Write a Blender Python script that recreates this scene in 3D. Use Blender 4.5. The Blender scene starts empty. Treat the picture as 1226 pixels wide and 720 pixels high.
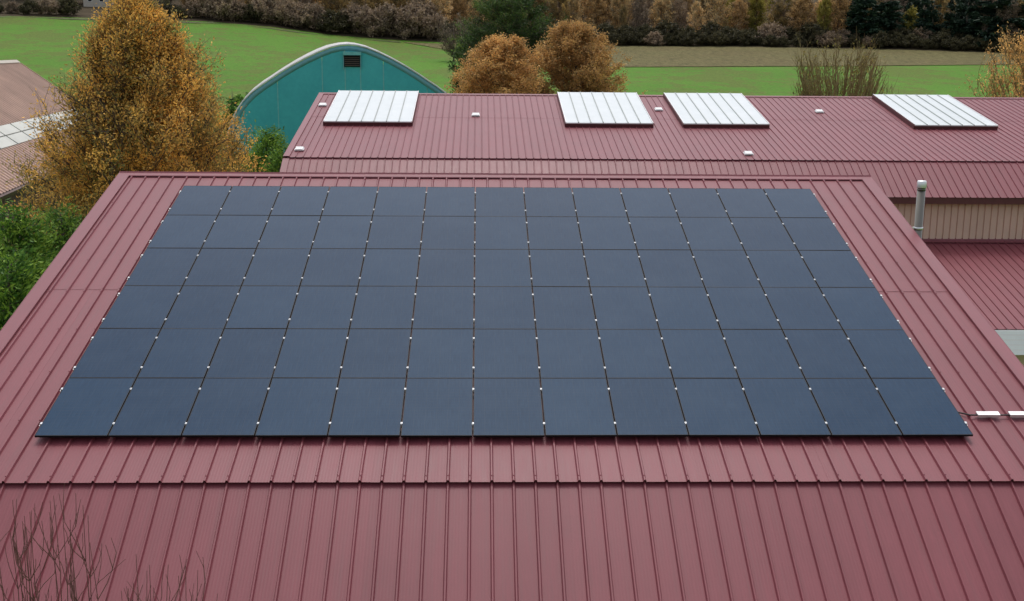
import bpy, math, random
import numpy as np
from mathutils import Matrix, Vector

# ------------------------------------------------------------------ camera
F_PX = 1420.0
YAW, ROLL, PITCH = 0.0285485, -0.0083084, 0.2095848
CAM = np.array([-0.4855, -28.3292, 13.5])
def cam_axes():
    cy, sy = math.cos(YAW), math.sin(YAW)
    fw = np.array([sy*math.cos(PITCH), cy*math.cos(PITCH), -math.sin(PITCH)])
    rt = np.array([cy, -sy, 0.0]); dn = np.cross(fw, rt)
    return np.stack([rt*math.cos(ROLL)+dn*math.sin(ROLL), -rt*math.sin(ROLL)+dn*math.cos(ROLL), fw])
AX = cam_axes()
scene = bpy.context.scene
cd = bpy.data.cameras.new('camera'); cam = bpy.data.objects.new('camera', cd)
scene.collection.objects.link(cam); scene.camera = cam
cd.sensor_fit = 'HORIZONTAL'; cd.sensor_width = 36.0; cd.lens = 36.0*F_PX/1226.0
cd.clip_start = 0.1; cd.clip_end = 6000
mw = Matrix.Identity(4)
for i in range(3):
    mw[i][0] = AX[0][i]; mw[i][1] = -AX[1][i]; mw[i][2] = -AX[2][i]; mw[i][3] = CAM[i]
cam.matrix_world = mw

# ------------------------------------------------------------------ overcast daylight
SUN_EL, SUN_AZ = math.radians(65), math.radians(2)      # azimuth clockwise from +Y
world = bpy.data.worlds.new('World'); scene.world = world; world.use_nodes = True
wt = world.node_tree; wt.nodes.clear()
wo = wt.nodes.new('ShaderNodeOutputWorld'); wb = wt.nodes.new('ShaderNodeBackground')
sk = wt.nodes.new('ShaderNodeTexSky'); sk.sky_type = 'NISHITA'; sk.sun_disc = False
sk.sun_elevation = SUN_EL; sk.sun_rotation = SUN_AZ
sk.air_density = 1.0; sk.dust_density = 4.0; sk.ozone_density = 1.0
hs = wt.nodes.new('ShaderNodeHueSaturation'); hs.inputs['Saturation'].default_value = 0.42
wt.links.new(sk.outputs[0], hs.inputs['Color']); wt.links.new(hs.outputs[0], wb.inputs[0])
wb.inputs[1].default_value = 0.15; wt.links.new(wb.outputs[0], wo.inputs[0])
sl = bpy.data.lights.new('sun', 'SUN'); sl.energy = 0.5; sl.angle = math.radians(12); sl.color = (1.0, 0.98, 0.95)
so = bpy.data.objects.new('sun', sl); scene.collection.objects.link(so)
sd = Vector((math.sin(SUN_AZ)*math.cos(SUN_EL), math.cos(SUN_AZ)*math.cos(SUN_EL), math.sin(SUN_EL)))
so.rotation_euler = sd.to_track_quat('Z', 'Y').to_euler(); so.location = (0, 0, 60)
vs = scene.view_settings; vs.view_transform = 'Standard'; vs.look = 'None'; vs.exposure = 0.35; vs.gamma = 1.0
vs.use_curve_mapping = False
scene.render.engine = 'CYCLES'

# ------------------------------------------------------------------ pixel -> place
def ray(px, py): return np.array([(px-613)/F_PX, (py-360)/F_PX, 1.0]) @ AX
def at_z(px, py, z): d = ray(px, py); return CAM+d*((z-CAM[2])/d[2])
def at_y(px, py, y): d = ray(px, py); return CAM+d*((y-CAM[1])/d[1])
def at_x(px, py, x): d = ray(px, py); return CAM+d*((x-CAM[0])/d[0])
def at_d(px, py, depth): return CAM+ray(px, py)*depth
def at_h(px, py, dist): d = ray(px, py); return CAM+d*(dist/math.hypot(d[0], d[1]))
def on_plane(px, py, p0, n): d = ray(px, py); return CAM+d*(np.dot(np.asarray(p0)-CAM, n)/np.dot(d, n))

# ------------------------------------------------------------------ object helpers
COL = scene.collection
def set_props(o, label=None, cat=None, group=None, kind=None):
    if label: o['label'] = label
    if cat: o['category'] = cat
    if group: o['group'] = group
    if kind: o['kind'] = kind
    return o
def link(o, parent=None):
    COL.objects.link(o)
    if parent is not None: o.parent = parent
    return o
def empty(name, loc, label, cat, group=None):
    o = bpy.data.objects.new(name, None); o.location = loc; o.empty_display_size = 0.2
    link(o); return set_props(o, label, cat, group)
class MB:
    """collects vertices and faces of one mesh"""
    def __init__(s): s.v = []; s.f = []
    def add(s, v, f):
        n = len(s.v); s.v += [tuple(map(float, p)) for p in v]; s.f += [tuple(i+n for i in q) for q in f]; return s
    def box(s, x0, x1, y0, y1, z0, z1):
        return s.add([(x0,y0,z0),(x1,y0,z0),(x1,y1,z0),(x0,y1,z0),(x0,y0,z1),(x1,y0,z1),(x1,y1,z1),(x0,y1,z1)],
                     [(3,2,1,0),(4,5,6,7),(0,1,5,4),(1,2,6,5),(2,3,7,6),(3,0,4,7)])
    def hexa(s, a, b):
        """prism between two quads a and b"""
        return s.add(list(a)+list(b), [(3,2,1,0),(4,5,6,7),(0,1,5,4),(1,2,6,5),(2,3,7,6),(3,0,4,7)])
    def tube(s, pts, rads, n=8, cap=True):
        pts = [np.asarray(p, float) for p in pts]; base = len(s.v); K = len(pts)
        for i, p in enumerate(pts):
            t = pts[min(i+1, K-1)]-pts[max(i-1, 0)]; t = t/(np.linalg.norm(t)+1e-9)
            u = np.cross(t, (0.31, 0.2, 0.93) if abs(t[2]) < 0.9 else (1, 0.1, 0)); u /= np.linalg.norm(u); w = np.cross(t, u)
            for k in range(n):
                a = 2*math.pi*k/n; s.v.append(tuple(p+(u*math.cos(a)+w*math.sin(a))*rads[i]))
        for i in range(K-1):
            for k in range(n):
                s.f.append((base+i*n+k, base+i*n+(k+1) % n, base+(i+1)*n+(k+1) % n, base+(i+1)*n+k))
        if cap:
            s.f.append(tuple(base+k for k in reversed(range(n)))); s.f.append(tuple(base+(K-1)*n+k for k in range(n)))
        return s
    def mesh(s, name, mat, smooth=False):
        m = bpy.data.meshes.new(name); m.from_pydata(s.v, [], s.f); m.update()
        if mat: m.materials.append(mat)
        if smooth: m.polygons.foreach_set('use_smooth', [True]*len(m.polygons))
        return m
    def build(s, name, mat, parent=None, smooth=False, loc=None):
        o = bpy.data.objects.new(name, s.mesh(name, mat, smooth))
        if loc is not None: o.location = loc
        return link(o, parent)
def shift(mb, loc): mb.v = [(x-loc[0], y-loc[1], z-loc[2]) for x, y, z in mb.v]; return mb
def inst(name, mesh, parent=None, loc=(0,0,0), rot=(0,0,0), scale=(1,1,1)):
    o = bpy.data.objects.new(name, mesh); o.location = loc; o.rotation_euler = rot; o.scale = scale
    return link(o, parent)

# ------------------------------------------------------------------ materials
def new_mat(name):
    m = bpy.data.materials.new(name); m.use_nodes = True; nt = m.node_tree; nt.nodes.clear()
    out = nt.nodes.new('ShaderNodeOutputMaterial'); b = nt.nodes.new('ShaderNodeBsdfPrincipled')
    nt.links.new(b.outputs[0], out.inputs[0]); return m, nt, b, out
def nd(nt, t, **kw):
    n = nt.nodes.new(t)
    for k, v in kw.items():
        if k in n.inputs: n.inputs[k].default_value = v
        else: setattr(n, k, v)
    return n
def mixcol(nt, fac, a, b, mode='MIX'):
    m = nt.nodes.new('ShaderNodeMix'); m.data_type = 'RGBA'; m.blend_type = mode
    for s, v in ((m.inputs[0], fac), (m.inputs[6], a), (m.inputs[7], b)):
        if hasattr(v, 'links') or hasattr(v, 'is_linked'): nt.links.new(v, s)
        else: s.default_value = v if not isinstance(v, tuple) else (*v, 1.0)[:4]
    return m.outputs[2]
def ramp(nt, fac, stops):
    r = nt.nodes.new('ShaderNodeValToRGB'); e = r.color_ramp.elements
    while len(e) < len(stops): e.new(0.5)
    for k, (p, c) in enumerate(stops): e[k].position = p; e[k].color = (*c, 1.0) if len(c) == 3 else c
    nt.links.new(fac, r.inputs[0]); return r.outputs[0]
def objrand(nt): return nt.nodes.new('ShaderNodeObjectInfo').outputs['Random']
def noise(nt, scale, detail=4, rough=0.55, coord='Object', stretch=(1,1,1), w=None):
    tc = nt.nodes.new('ShaderNodeTexCoord'); mp = nt.nodes.new('ShaderNodeMapping'); mp.inputs['Scale'].default_value = stretch
    geo = None
    if coord == 'World':
        geo = nt.nodes.new('ShaderNodeNewGeometry'); nt.links.new(geo.outputs['Position'], mp.inputs[0])
    else: nt.links.new(tc.outputs[coord], mp.inputs[0])
    n = nt.nodes.new('ShaderNodeTexNoise'); n.inputs['Scale'].default_value = scale
    n.inputs['Detail'].default_value = detail; n.inputs['Roughness'].default_value = rough
    nt.links.new(mp.outputs[0], n.inputs[0]); return n.outputs[0]

def roof_metal(name, base, rough=0.44, coat=0.0, lines=True):
    m, nt, b, out = new_mat(name)
    n1 = noise(nt, 0.7, 5, 0.6, 'World'); n2 = noise(nt, 3.0, 4, 0.65, 'World', (6, 0.5, 0.5)); n3 = noise(nt, 60, 2, 0.5, 'World')
    dark = tuple(c*0.80 for c in base); lite = tuple(min(1, c*1.18) for c in base)
    c = ramp(nt, n1, [(0.3, dark), (0.7, lite)])
    c = mixcol(nt, 0.5, c, ramp(nt, n2, [(0.3, dark), (0.5, base), (0.75, tuple(x*1.22+0.01 for x in base))]))
    c = mixcol(nt, 0.25, c, ramp(nt, objrand(nt), [(0, dark), (1, lite)]))
    c = mixcol(nt, 0.18, c, ramp(nt, n3, [(0.35, dark), (0.7, lite)]))
    nt.links.new(c, b.inputs['Base Color'])
    rr = nt.nodes.new('ShaderNodeMapRange'); n4 = noise(nt, 1.6, 6, 0.7, 'World', (7, 0.22, 0.22)); c = mixcol(nt, ramp(nt, n4, [(0.52, (0,)*3), (0.78, (0.28,)*3)]), c, (0.13, 0.07, 0.072)); nt.links.new(c, b.inputs['Base Color'])
    rr.inputs[3].default_value = rough-0.07; rr.inputs[4].default_value = rough+0.1
    nt.links.new(n2, rr.inputs[0]); nt.links.new(rr.outputs[0], b.inputs['Roughness'])
    b.inputs['Specular IOR Level'].default_value = 0.34
    # fine stiffening lines rolled into the sheet + slight dents
    bp = nt.nodes.new('ShaderNodeBump'); bp.inputs['Strength'].default_value = 0.22; bp.inputs['Distance'].default_value = 0.01
    if lines:
        tc = nt.nodes.new('ShaderNodeTexCoord'); wv = nt.nodes.new('ShaderNodeTexWave'); wv.bands_direction = 'X'
        wv.inputs['Scale'].default_value = 0.314*1/0.0475*1.0; wv.inputs['Distortion'].default_value = 0
        nt.links.new(tc.outputs['Object'], wv.inputs[0])
        ad = nt.nodes.new('ShaderNodeMath'); ad.operation = 'MULTIPLY_ADD'; ad.inputs[1].default_value = 0.30
        nt.links.new(wv.outputs[1], ad.inputs[0]); nt.links.new(n1, ad.inputs[2]); nt.links.new(ad.outputs[0], bp.inputs['Height'])
    else: nt.links.new(n1, bp.inputs['Height'])
    nt.links.new(bp.outputs[0], b.inputs['Normal']); return m
def plain(name, col, rough=0.5, metal=0.0, var=0.12, scale=3.0, spec=0.5, bump=0.0, stretch=(1,1,1)):
    m, nt, b, out = new_mat(name)
    n = noise(nt, scale, 5, 0.6, 'World', stretch)
    c = ramp(nt, n, [(0.25, tuple(x*(1-var) for x in col)), (0.75, tuple(min(1, x*(1+var)) for x in col))])
    nt.links.new(c, b.inputs['Base Color']); b.inputs['Roughness'].default_value = rough; b.inputs['Metallic'].default_value = metal
    b.inputs['Specular IOR Level'].default_value = spec
    if bump:
        bp = nt.nodes.new('ShaderNodeBump'); bp.inputs['Strength'].default_value = bump; bp.inputs['Distance'].default_value = 0.05
        nt.links.new(n, bp.inputs['Height']); nt.links.new(bp.outputs[0], b.inputs['Normal'])
    return m
RED = (0.215, 0.052, 0.065)
M_roof = roof_metal('red_roof_sheet', RED)
M_trim = roof_metal('red_flashing', (0.225, 0.062, 0.076), 0.42, lines=False)
M_dark = plain('dark_red_trim', (0.11, 0.028, 0.032), 0.5)
M_tan = plain('tan_cladding', (0.64, 0.44, 0.345), 0.55, var=0.08, scale=1.2)
M_black = plain('black_frame', (0.008, 0.009, 0.013), 0.5, spec=0.2)
M_alu = plain('bare_aluminium', (0.80, 0.80, 0.80), 0.35, 0.6)
M_clamp = plain('clamp_metal', (0.62, 0.63, 0.64), 0.4, 0.25)
M_steel = plain('stainless_steel', (0.19, 0.18, 0.155), 0.3, 1.0, 0.08, 8, stretch=(1,1,0.1))
M_white = plain('white_paint', (0.78, 0.79, 0.78), 0.5, var=0.05, scale=1.5)
M_cable = plain('black_cable', (0.02, 0.018, 0.018), 0.5)
M_barnroof = plain('brown_barn_roof', (0.46, 0.30, 0.23), 0.6, var=0.2, scale=0.5)
M_barnwall = plain('dark_barn_boards', (0.13, 0.085, 0.075), 0.75, var=0.4, scale=2.5, stretch=(4,4,0.3))
M_render = plain('pale_render', (0.5, 0.45, 0.38), 0.8, var=0.1)
M_membrane = plain('white_membrane', (0.50, 0.48, 0.46), 0.55, var=0.12, scale=0.4)
M_slate = plain('grey_house_roof', (0.22, 0.22, 0.24), 0.6)
M_ply = plain('dark_underlay', (0.05, 0.03, 0.03), 0.8)

def teal_mat():
    m, nt, b, out = new_mat('teal_canvas')
    n1 = noise(nt, 0.25, 5, 0.6, 'World'); n2 = noise(nt, 3, 4, 0.7, 'World')
    c = ramp(nt, n1, [(0.3, (0.042, 0.43, 0.48)), (0.7, (0.065, 0.54, 0.57))])
    c = mixcol(nt, 0.3, c, ramp(nt, n2, [(0.3, (0.03, 0.30, 0.34)), (0.7, (0.07, 0.5, 0.5))]))
    nt.links.new(c, b.inputs['Base Color']); b.inputs['Roughness'].default_value = 0.5
    bp = nd(nt, 'ShaderNodeBump', Strength=0.2, Distance=0.05); nt.links.new(n1, bp.inputs['Height']); nt.links.new(bp.outputs[0], b.inputs['Normal'])
    return m
M_teal = teal_mat()
M_tealseam = plain('teal_seam', (0.16, 0.50, 0.50), 0.5)
M_tealgrey = plain('blue_grey_edge', (0.14, 0.36, 0.40), 0.5)

def pv_mat():
    m, nt, b, out = new_mat('solar_glass')
    tc = nt.nodes.new('ShaderNodeTexCoord'); sp = nt.nodes.new('ShaderNodeSeparateXYZ'); nt.links.new(tc.outputs['Object'], sp.inputs[0])
    base = ramp(nt, objrand(nt), [(0, (0.006, 0.027, 0.066)), (1, (0.012, 0.041, 0.088))])
    st = noise(nt, 9, 3, 0.6, 'Object', (9, 0.35, 1))
    base = mixcol(nt, 0.45, base, ramp(nt, st, [(0.35, (0.004, 0.021, 0.052)), (0.7, (0.019, 0.054, 0.104))]))
    # hair-thin cell seams
    def seam(axis, pitch):
        mm = nd(nt, 'ShaderNodeMath', operation='PINGPONG'); mm.inputs[1].default_value = pitch/2
        nt.links.new(sp.outputs[axis], mm.inputs[0])
        lt = nd(nt, 'ShaderNodeMath', operation='LESS_THAN'); lt.inputs[1].default_value = 0.0016
        nt.links.new(mm.outputs[0], lt.inputs[0]); return lt.outputs[0]
    a = nd(nt, 'ShaderNodeMath', operation='MAXIMUM'); nt.links.new(seam(0, 0.183), a.inputs[0]); nt.links.new(seam(1, 0.0935), a.inputs[1])
    f = nd(nt, 'ShaderNodeMath', operation='MULTIPLY'); f.inputs[1].default_value = 0.7; nt.links.new(a.outputs[0], f.inputs[0])
    c = mixcol(nt, f.outputs[0], base, (0.045, 0.055, 0.07))
    dust = noise(nt, 1.1, 5, 0.65, 'World')
    c = mixcol(nt, ramp(nt, dust, [(0.4, (0.0,)*3), (0.8, (0.10,)*3)]), c, (0.10, 0.14, 0.19))
    nt.links.new(c, b.inputs['Base Color']); b.inputs['Specular IOR Level'].default_value = 0.5; b.inputs['IOR'].default_value = 1.20
    b.inputs['Specular Tint'].default_value = (0.55, 0.80, 1.0, 1)
    rg = ramp(nt, noise(nt, 2.2, 5, 0.6, 'World', (3, 0.6, 1)), [(0.3, (0.05,)*3), (0.75, (0.11,)*3)])
    nt.links.new(rg, b.inputs['Roughness']); 
    bp = nd(nt, 'ShaderNodeBump', Strength=0.10, Distance=0.01); nt.links.new(st, bp.inputs['Height']); nt.links.new(bp.outputs[0], b.inputs['Normal'])
    return m
M_pv = pv_mat()
def poly_mat():
    m, nt, b, out = new_mat('milky_polycarbonate')
    n = noise(nt, 1.2, 4, 0.6, 'World')
    c = ramp(nt, n, [(0.25, (0.58, 0.63, 0.63)), (0.75, (0.68, 0.72, 0.72))])
    c = mixcol(nt, 0.25, c, ramp(nt, objrand(nt), [(0, (0.58, 0.62, 0.61)), (1, (0.70, 0.73, 0.73))]))
    nt.links.new(c, b.inputs['Base Color']); b.inputs['Roughness'].default_value = 0.3; return m
M_poly = poly_mat()
M_bar = plain('grey_glazing_bar', (0.30, 0.33, 0.31), 0.45)
M_rooflight = plain('weathered_rooflight', (0.54, 0.54, 0.48), 0.5, var=0.2, scale=0.35)

def leaf_mat(name, stops, trans=0.35, rough=0.6):
    m, nt, b, out = new_mat(name)
    at = nt.nodes.new('ShaderNodeAttribute'); at.attribute_name = 'lv'
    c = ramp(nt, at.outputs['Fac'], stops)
    ob = objrand(nt); hsv = nt.nodes.new('ShaderNodeHueSaturation'); nt.links.new(c, hsv.inputs['Color'])
    mr = nd(nt, 'ShaderNodeMapRange'); mr.inputs[3].default_value = 0.8; mr.inputs[4].default_value = 1.2; nt.links.new(ob, mr.inputs[0]); nt.links.new(mr.outputs[0], hsv.inputs['Value'])
    nt.links.new(hsv.outputs[0], b.inputs['Base Color']); b.inputs['Roughness'].default_value = rough; b.inputs['Specular IOR Level'].default_value = 0.25
    tr = nt.nodes.new('ShaderNodeBsdfTranslucent'); nt.links.new(hsv.outputs[0], tr.inputs[0])
    mx = nt.nodes.new('ShaderNodeMixShader'); mx.inputs[0].default_value = trans
    nt.links.new(b.outputs[0], mx.inputs[1]); nt.links.new(tr.outputs[0], mx.inputs[2]); nt.links.new(mx.outputs[0], out.inputs[0]); return m
L_gold = leaf_mat('golden_leaves', [(0.0, (0.192, 0.209, 0.063)), (0.3, (0.429, 0.306, 0.088)), (0.62, (0.861, 0.506, 0.119)), (1.0, (1.317, 0.808, 0.176))])
L_rust = leaf_mat('rusty_leaves', [(0.0, (0.297, 0.223, 0.085)), (0.5, (0.681, 0.393, 0.146)), (1.0, (1.067, 0.684, 0.23))])
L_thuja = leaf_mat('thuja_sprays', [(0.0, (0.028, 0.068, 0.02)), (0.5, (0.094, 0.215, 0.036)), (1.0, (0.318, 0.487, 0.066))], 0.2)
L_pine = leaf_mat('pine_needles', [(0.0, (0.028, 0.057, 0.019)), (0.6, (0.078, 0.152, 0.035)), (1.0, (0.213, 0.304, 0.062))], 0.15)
L_brown = leaf_mat('brown_forest_leaves', [(0.0, (0.258, 0.223, 0.139)), (0.5, (0.646, 0.469, 0.243)), (1.0, (1.137, 0.773, 0.348))])
L_grey = leaf_mat('grey_brown_twigs', [(0.0, (0.141, 0.113, 0.085)), (0.5, (0.304, 0.227, 0.16)), (1.0, (0.531, 0.398, 0.263))])
L_olive = leaf_mat('olive_leaves', [(0.0, (0.124, 0.103, 0.064)), (0.5, (0.348, 0.254, 0.113)), (1.0, (0.694, 0.468, 0.164))])
L_yellow = leaf_mat('yellow_leaves', [(0.0, (0.173, 0.159, 0.043)), (0.5, (0.388, 0.331, 0.071)), (1.0, (0.604, 0.517, 0.115))])
L_shrub = leaf_mat('dark_shrub_leaves', [(0.0, (0.035, 0.034, 0.02)), (0.5, (0.082, 0.075, 0.038)), (1.0, (0.158, 0.137, 0.065))])
L_orange = leaf_mat('orange_forest_leaves', [(0.0, (0.186, 0.132, 0.079)), (0.5, (0.42, 0.275, 0.124)), (1.0, (0.7, 0.446, 0.189))])
L_fir = leaf_mat('dark_fir_needles', [(0.0, (0.008, 0.018, 0.013)), (0.6, (0.019, 0.043, 0.026)), (1.0, (0.046, 0.081, 0.042))], 0.1)
L_willow = leaf_mat('willow_leaves', [(0.0, (0.144, 0.168, 0.047)), (0.5, (0.346, 0.302, 0.078)), (1.0, (0.518, 0.403, 0.094))])
M_bark = plain('grey_brown_bark', (0.10, 0.075, 0.055), 0.85, var=0.35, scale=4)
M_twig = plain('purple_brown_twigs', (0.19, 0.075, 0.07), 0.8, var=0.3, scale=5)
M_stem = plain('willow_stems', (0.27, 0.21, 0.085), 0.8, var=0.45, scale=3)

def field_mat():
    m, nt, b, out = new_mat('green_field')
    n1 = noise(nt, 0.03, 6, 0.62, 'World'); n2 = noise(nt, 0.35, 8, 0.75, 'World', (1, 0.45, 1)); n3 = noise(nt, 2.2, 6, 0.85, 'World')
    green = ramp(nt, n1, [(0.3, (0.074, 0.200, 0.020)), (0.7, (0.112, 0.265, 0.030))])
    n4 = noise(nt, 0.05, 5, 0.7, 'World', (1, 0.5, 1)); n5 = nd(nt, 'ShaderNodeMath', operation='MULTIPLY_ADD'); nt.links.new(n4, n5.inputs[0]); n5.inputs[1].default_value = 0.9; nt.links.new(n2, n5.inputs[2])
    c = mixcol(nt, ramp(nt, n5.outputs[0], [(0.92, (0,)*3), (1.12, (0.75,)*3)]), green, (0.14, 0.125, 0.04))
    c = mixcol(nt, 0.42, c, ramp(nt, n3, [(0.40, (0.02, 0.07, 0.006)), (0.60, (0.15, 0.27, 0.03))]))
    nt.links.new(c, b.inputs['Base Color']); b.inputs['Roughness'].default_value = 0.9; b.inputs['Specular IOR Level'].default_value = 0.1
    bp = nd(nt, 'ShaderNodeBump', Strength=0.6, Distance=0.25); nt.links.new(n2, bp.inputs['Height']); nt.links.new(bp.outputs[0], b.inputs['Normal'])
    return m
def stubble_mat():
    m, nt, b, out = new_mat('stubble')
    n1 = noise(nt, 0.06, 6, 0.65, 'World'); n2 = noise(nt, 1.1, 8, 0.85, 'World', (1, 0.3, 1))
    c = ramp(nt, n1, [(0.3, (0.125, 0.095, 0.045)), (0.7, (0.125, 0.125, 0.048))])
    c = mixcol(nt, 0.55, c, ramp(nt, n2, [(0.38, (0.05, 0.05, 0.02)), (0.62, (0.26, 0.22, 0.10))]))
    nt.links.new(c, b.inputs['Base Color']); b.inputs['Roughness'].default_value = 0.95; b.inputs['Specular IOR Level'].default_value = 0.1
    bp = nd(nt, 'ShaderNodeBump', Strength=0.6, Distance=0.3); nt.links.new(n2, bp.inputs['Height']); nt.links.new(bp.outputs[0], b.inputs['Normal'])
    return m
M_field = field_mat(); M_stubble = stubble_mat()
M_litter = plain('leaf_litter', (0.075, 0.058, 0.036), 0.95, var=0.4, scale=0.3, spec=0.1)

# ------------------------------------------------------------------ terrain: flat yard, field rising to a wooded hillside
D_EDGE = 330.0
EDGE_PX = [(-500, 18), (0, 20), (130, 23), (250, 27), (330, 34), (400, 44), (480, 50), (560, 54), (740, 57), (900, 58), (1060, 61), (1226, 66), (1700, 72)]
ANG, ZED = [], []
for px, py in EDGE_PX:
    p = at_h(px, py, D_EDGE); ANG.append(math.atan2(p[0]-CAM[0], p[1]-CAM[1])); ZED.append(p[2])
def terr(x, y):
    dx, dy = x-CAM[0], y-CAM[1]; d = math.hypot(dx, dy); a = math.atan2(dx, dy)
    ze = float(np.interp(a, ANG, ZED))
    if d < 60: return 0.0
    if d < 110: t = (d-60)/50; return 4.0*t*t*(3-2*t)
    if d < D_EDGE: t = (d-110)/(D_EDGE-110); return 4.0+(ze-4.0)*(0.72*t+0.28*t*t)
    if d < 520: return ze+(d-D_EDGE)*0.16
    return ze+190*0.16+(d-520)*0.02
def polar(name, rings, angs, mat, dz=0.0):
    v, f = [], []; n = len(angs)
    for d in rings:
        for a in angs:
            x, y = CAM[0]+d*math.sin(a), CAM[1]+d*math.cos(a); v.append((x, y, terr(x, y)+dz))
    for i in range(len(rings)-1):
        for j in range(n-1): f.append((i*n+j, i*n+j+1, (i+1)*n+j+1, (i+1)*n+j))
    mb = MB(); mb.add(v, f); o = mb.build(name, mat, None, True); return set_props(o, kind='structure')
angs = np.concatenate([np.linspace(-math.pi, -0.62, 40), np.linspace(-0.6, 0.65, 90), np.linspace(0.67, math.pi, 40)])
polar('field', [0.5, 30, 60, 70, 80, 90, 100, 110]+list(np.linspace(130, D_EDGE+4, 22)), angs, M_field)
polar('hillside', [D_EDGE, 345, 380, 440, 520, 900, 1500, 3000], angs, M_litter, 0.15)
def ang_px(px): p = at_h(px, 60, 100); return math.atan2(p[0]-CAM[0], p[1]-CAM[1])
def dist_for(px, py):
    best = None
    for d in np.linspace(115, D_EDGE, 400):
        r = ray(px, py); s_ = d/math.hypot(r[0], r[1]); p = CAM+r*s_
        if p[2] <= terr(p[0], p[1]): return d
    return D_EDGE-1
def strip(name, mat, pxs, near, far, dz):
    v, f = [], []
    for px in pxs:
        a = ang_px(px); dn = near(px); df = far(px)
        for k in range(7):
            d = dn+(df-dn)*k/6; x, y = CAM[0]+d*math.sin(a), CAM[1]+d*math.cos(a); v.append((x, y, terr(x, y)+dz))
    for i in range(len(pxs)-1):
        for k in range(6): f.append((i*7+k, (i+1)*7+k, (i+1)*7+k+1, i*7+k+1))
    return set_props(MB().add(v, f).build(name, mat, None, True), kind='structure')
yb = lambda px: float(np.interp(px, [480, 545, 740, 1000, 1226, 1700], [50.8, 62, 81, 80, 78, 74]))
cache = {}
def near_d(px): return dist_for(px, yb(px))
strip('stubble_field', M_stubble, list(np.linspace(480, 1700, 60)), near_d, lambda px: D_EDGE+2, 0.12)
strip('grass_verge', plain('rough_grass', (0.085, 0.095, 0.03), 0.95, var=0.3, scale=0.5), list(np.linspace(-500, 480, 40)), lambda px: D_EDGE-4+2*math.sin(px*0.05), lambda px: D_EDGE+2, 0.12)

# ------------------------------------------------------------------ ribbed roofing
PITCH_R = 1/3.0
def sheet_mesh(name, mat, length, ribs=3, pitch=PITCH_R, h=0.036, base=0.056, top=0.022, thick=0.004, screws=True):
    """trapezoidal sheet: local x across, local y down the slope (0..-length), z normal; origin at upper left"""
    prof = [(0.0, 0.0)]
    for k in range(ribs):
        c = (k+0.5)*pitch
        prof += [(c-base/2, 0.0), (c-top/2, h), (c+top/2, h), (c+base/2, 0.0)]
    prof.append((ribs*pitch, 0.0)); n = len(prof)
    mb = MB(); v = []
    for y in (0.0, -length):
        v += [(x, y, z) for x, z in prof]
    for y in (0.0, -length):
        v += [(x, y, z-thick) for x, z in prof]
    f = []
    for i in range(n-1):
        f.append((i, n+i, n+i+1, i+1)); f.append((2*n+i, 2*n+i+1, 3*n+i+1, 3*n+i))
        f.append((i, i+1, 2*n+i+1, 2*n+i)); f.append((n+i, 3*n+i, 3*n+i+1, n+i+1))
    f += [(0, 2*n, 3*n, n), (n-1, 2*n-1, 4*n-1, 3*n-1)]
    mb.add(v, f)
    if screws:
        y = -0.35
        while y > -length:
            for k in range(ribs):
                c = (k+0.5)*pitch; r = 0.011
                mb.add([(c-r, y-r, h), (c+r, y-r, h), (c+r, y+r, h), (c-r, y+r, h), (c, y, h+0.014)], [(0,1,4),(1,2,4),(2,3,4),(3,0,4)])
            y -= 1.55
    return mb.mesh(name, mat)
def lay_sheets(parent, mesh, x0, count, width, ytop, ztop, slope, rnd, flip=False):
    for i in range(count):
        o = inst('roof_sheet', mesh, parent, (x0+i*width, ytop, ztop+rnd.uniform(-0.0015, 0.0015)), (slope, 0, 0))
# slope rotation: local -y must point down towards -Y: rotate about X by +slope

def dirs(slope):
    s = math.radians(slope); return np.array([0, -math.cos(s), -math.sin(s)]), np.array([0, -math.sin(s), math.cos(s)])

# ================================================================== main building with the array
S_UP = 0.26476693; S_LO = math.radians(28.4)
ZARR = 10.24435                                   # array plane at world Y=0
nu = np.array([0, -math.sin(S_UP), math.cos(S_UP)]); du = np.array([0, -math.cos(S_UP), -math.sin(S_UP)])
RP = np.array([0, 0, ZARR])-nu*0.125              # pan surface of the upper roof at some point
def roof_pt(x, y): return np.array([x, y, RP[2]+(y-RP[1])*math.tan(S_UP)])
YR, YK, YS = 1.03, -11.27, -5.03
X0M, NM = -9.1167, 18
rnd = random.Random(4)
main = empty('farm_building', (0, -6, 0), 'red ribbed metal roofed building carrying the solar array', 'building')
L0 = np.array(main.location)
def loc(p): return tuple(np.asarray(p)-L0)
ridge = roof_pt(0, YR); kink = roof_pt(0, YK); seam = roof_pt(0, YS)
# deck under the sheets = the roof part; sheets are its pieces
yE = -14.6; zk2 = kink[2]-0.065
zE = zk2+(yE-YK)*math.tan(S_LO)
deck = MB()
def deck_slab(y0, z0, y1, z1, x0, x1, off, th=0.1):
    a = [(x0, y0, z0-off), (x1, y0, z0-off), (x1, y0, z0-off-th), (x0, y0, z0-off-th)]
    b = [(x0, y1, z1-off), (x1, y1, z1-off), (x1, y1, z1-off-th), (x0, y1, z1-off-th)]
    deck.hexa(b, a)
deck_slab(YR, ridge[2], YK+0.12, kink[2]+0.12*math.tan(S_UP), X0M+0.1, -X0M-0.05, 0.02)
deck_slab(YK+0.1, zk2+0.1*math.tan(S_LO), yE+0.1, zE+0.1*math.tan(S_LO), X0M+0.1, -X0M-0.05, 0.02)
roofo = shift(deck, L0).build('roof', M_ply, main)
lenA = (YR-YS)/math.cos(S_UP); lenB = (YS-YK)/math.cos(S_UP)+0.2
mA = sheet_mesh('roof_sheet_upper', M_roof, lenA+0.02); mB = sheet_mesh('roof_sheet_middle', M_roof, lenB)
mC = sheet_mesh('roof_sheet_lower', M_roof, (YK+0.15-yE)/math.cos(S_LO), screws=False)
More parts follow.
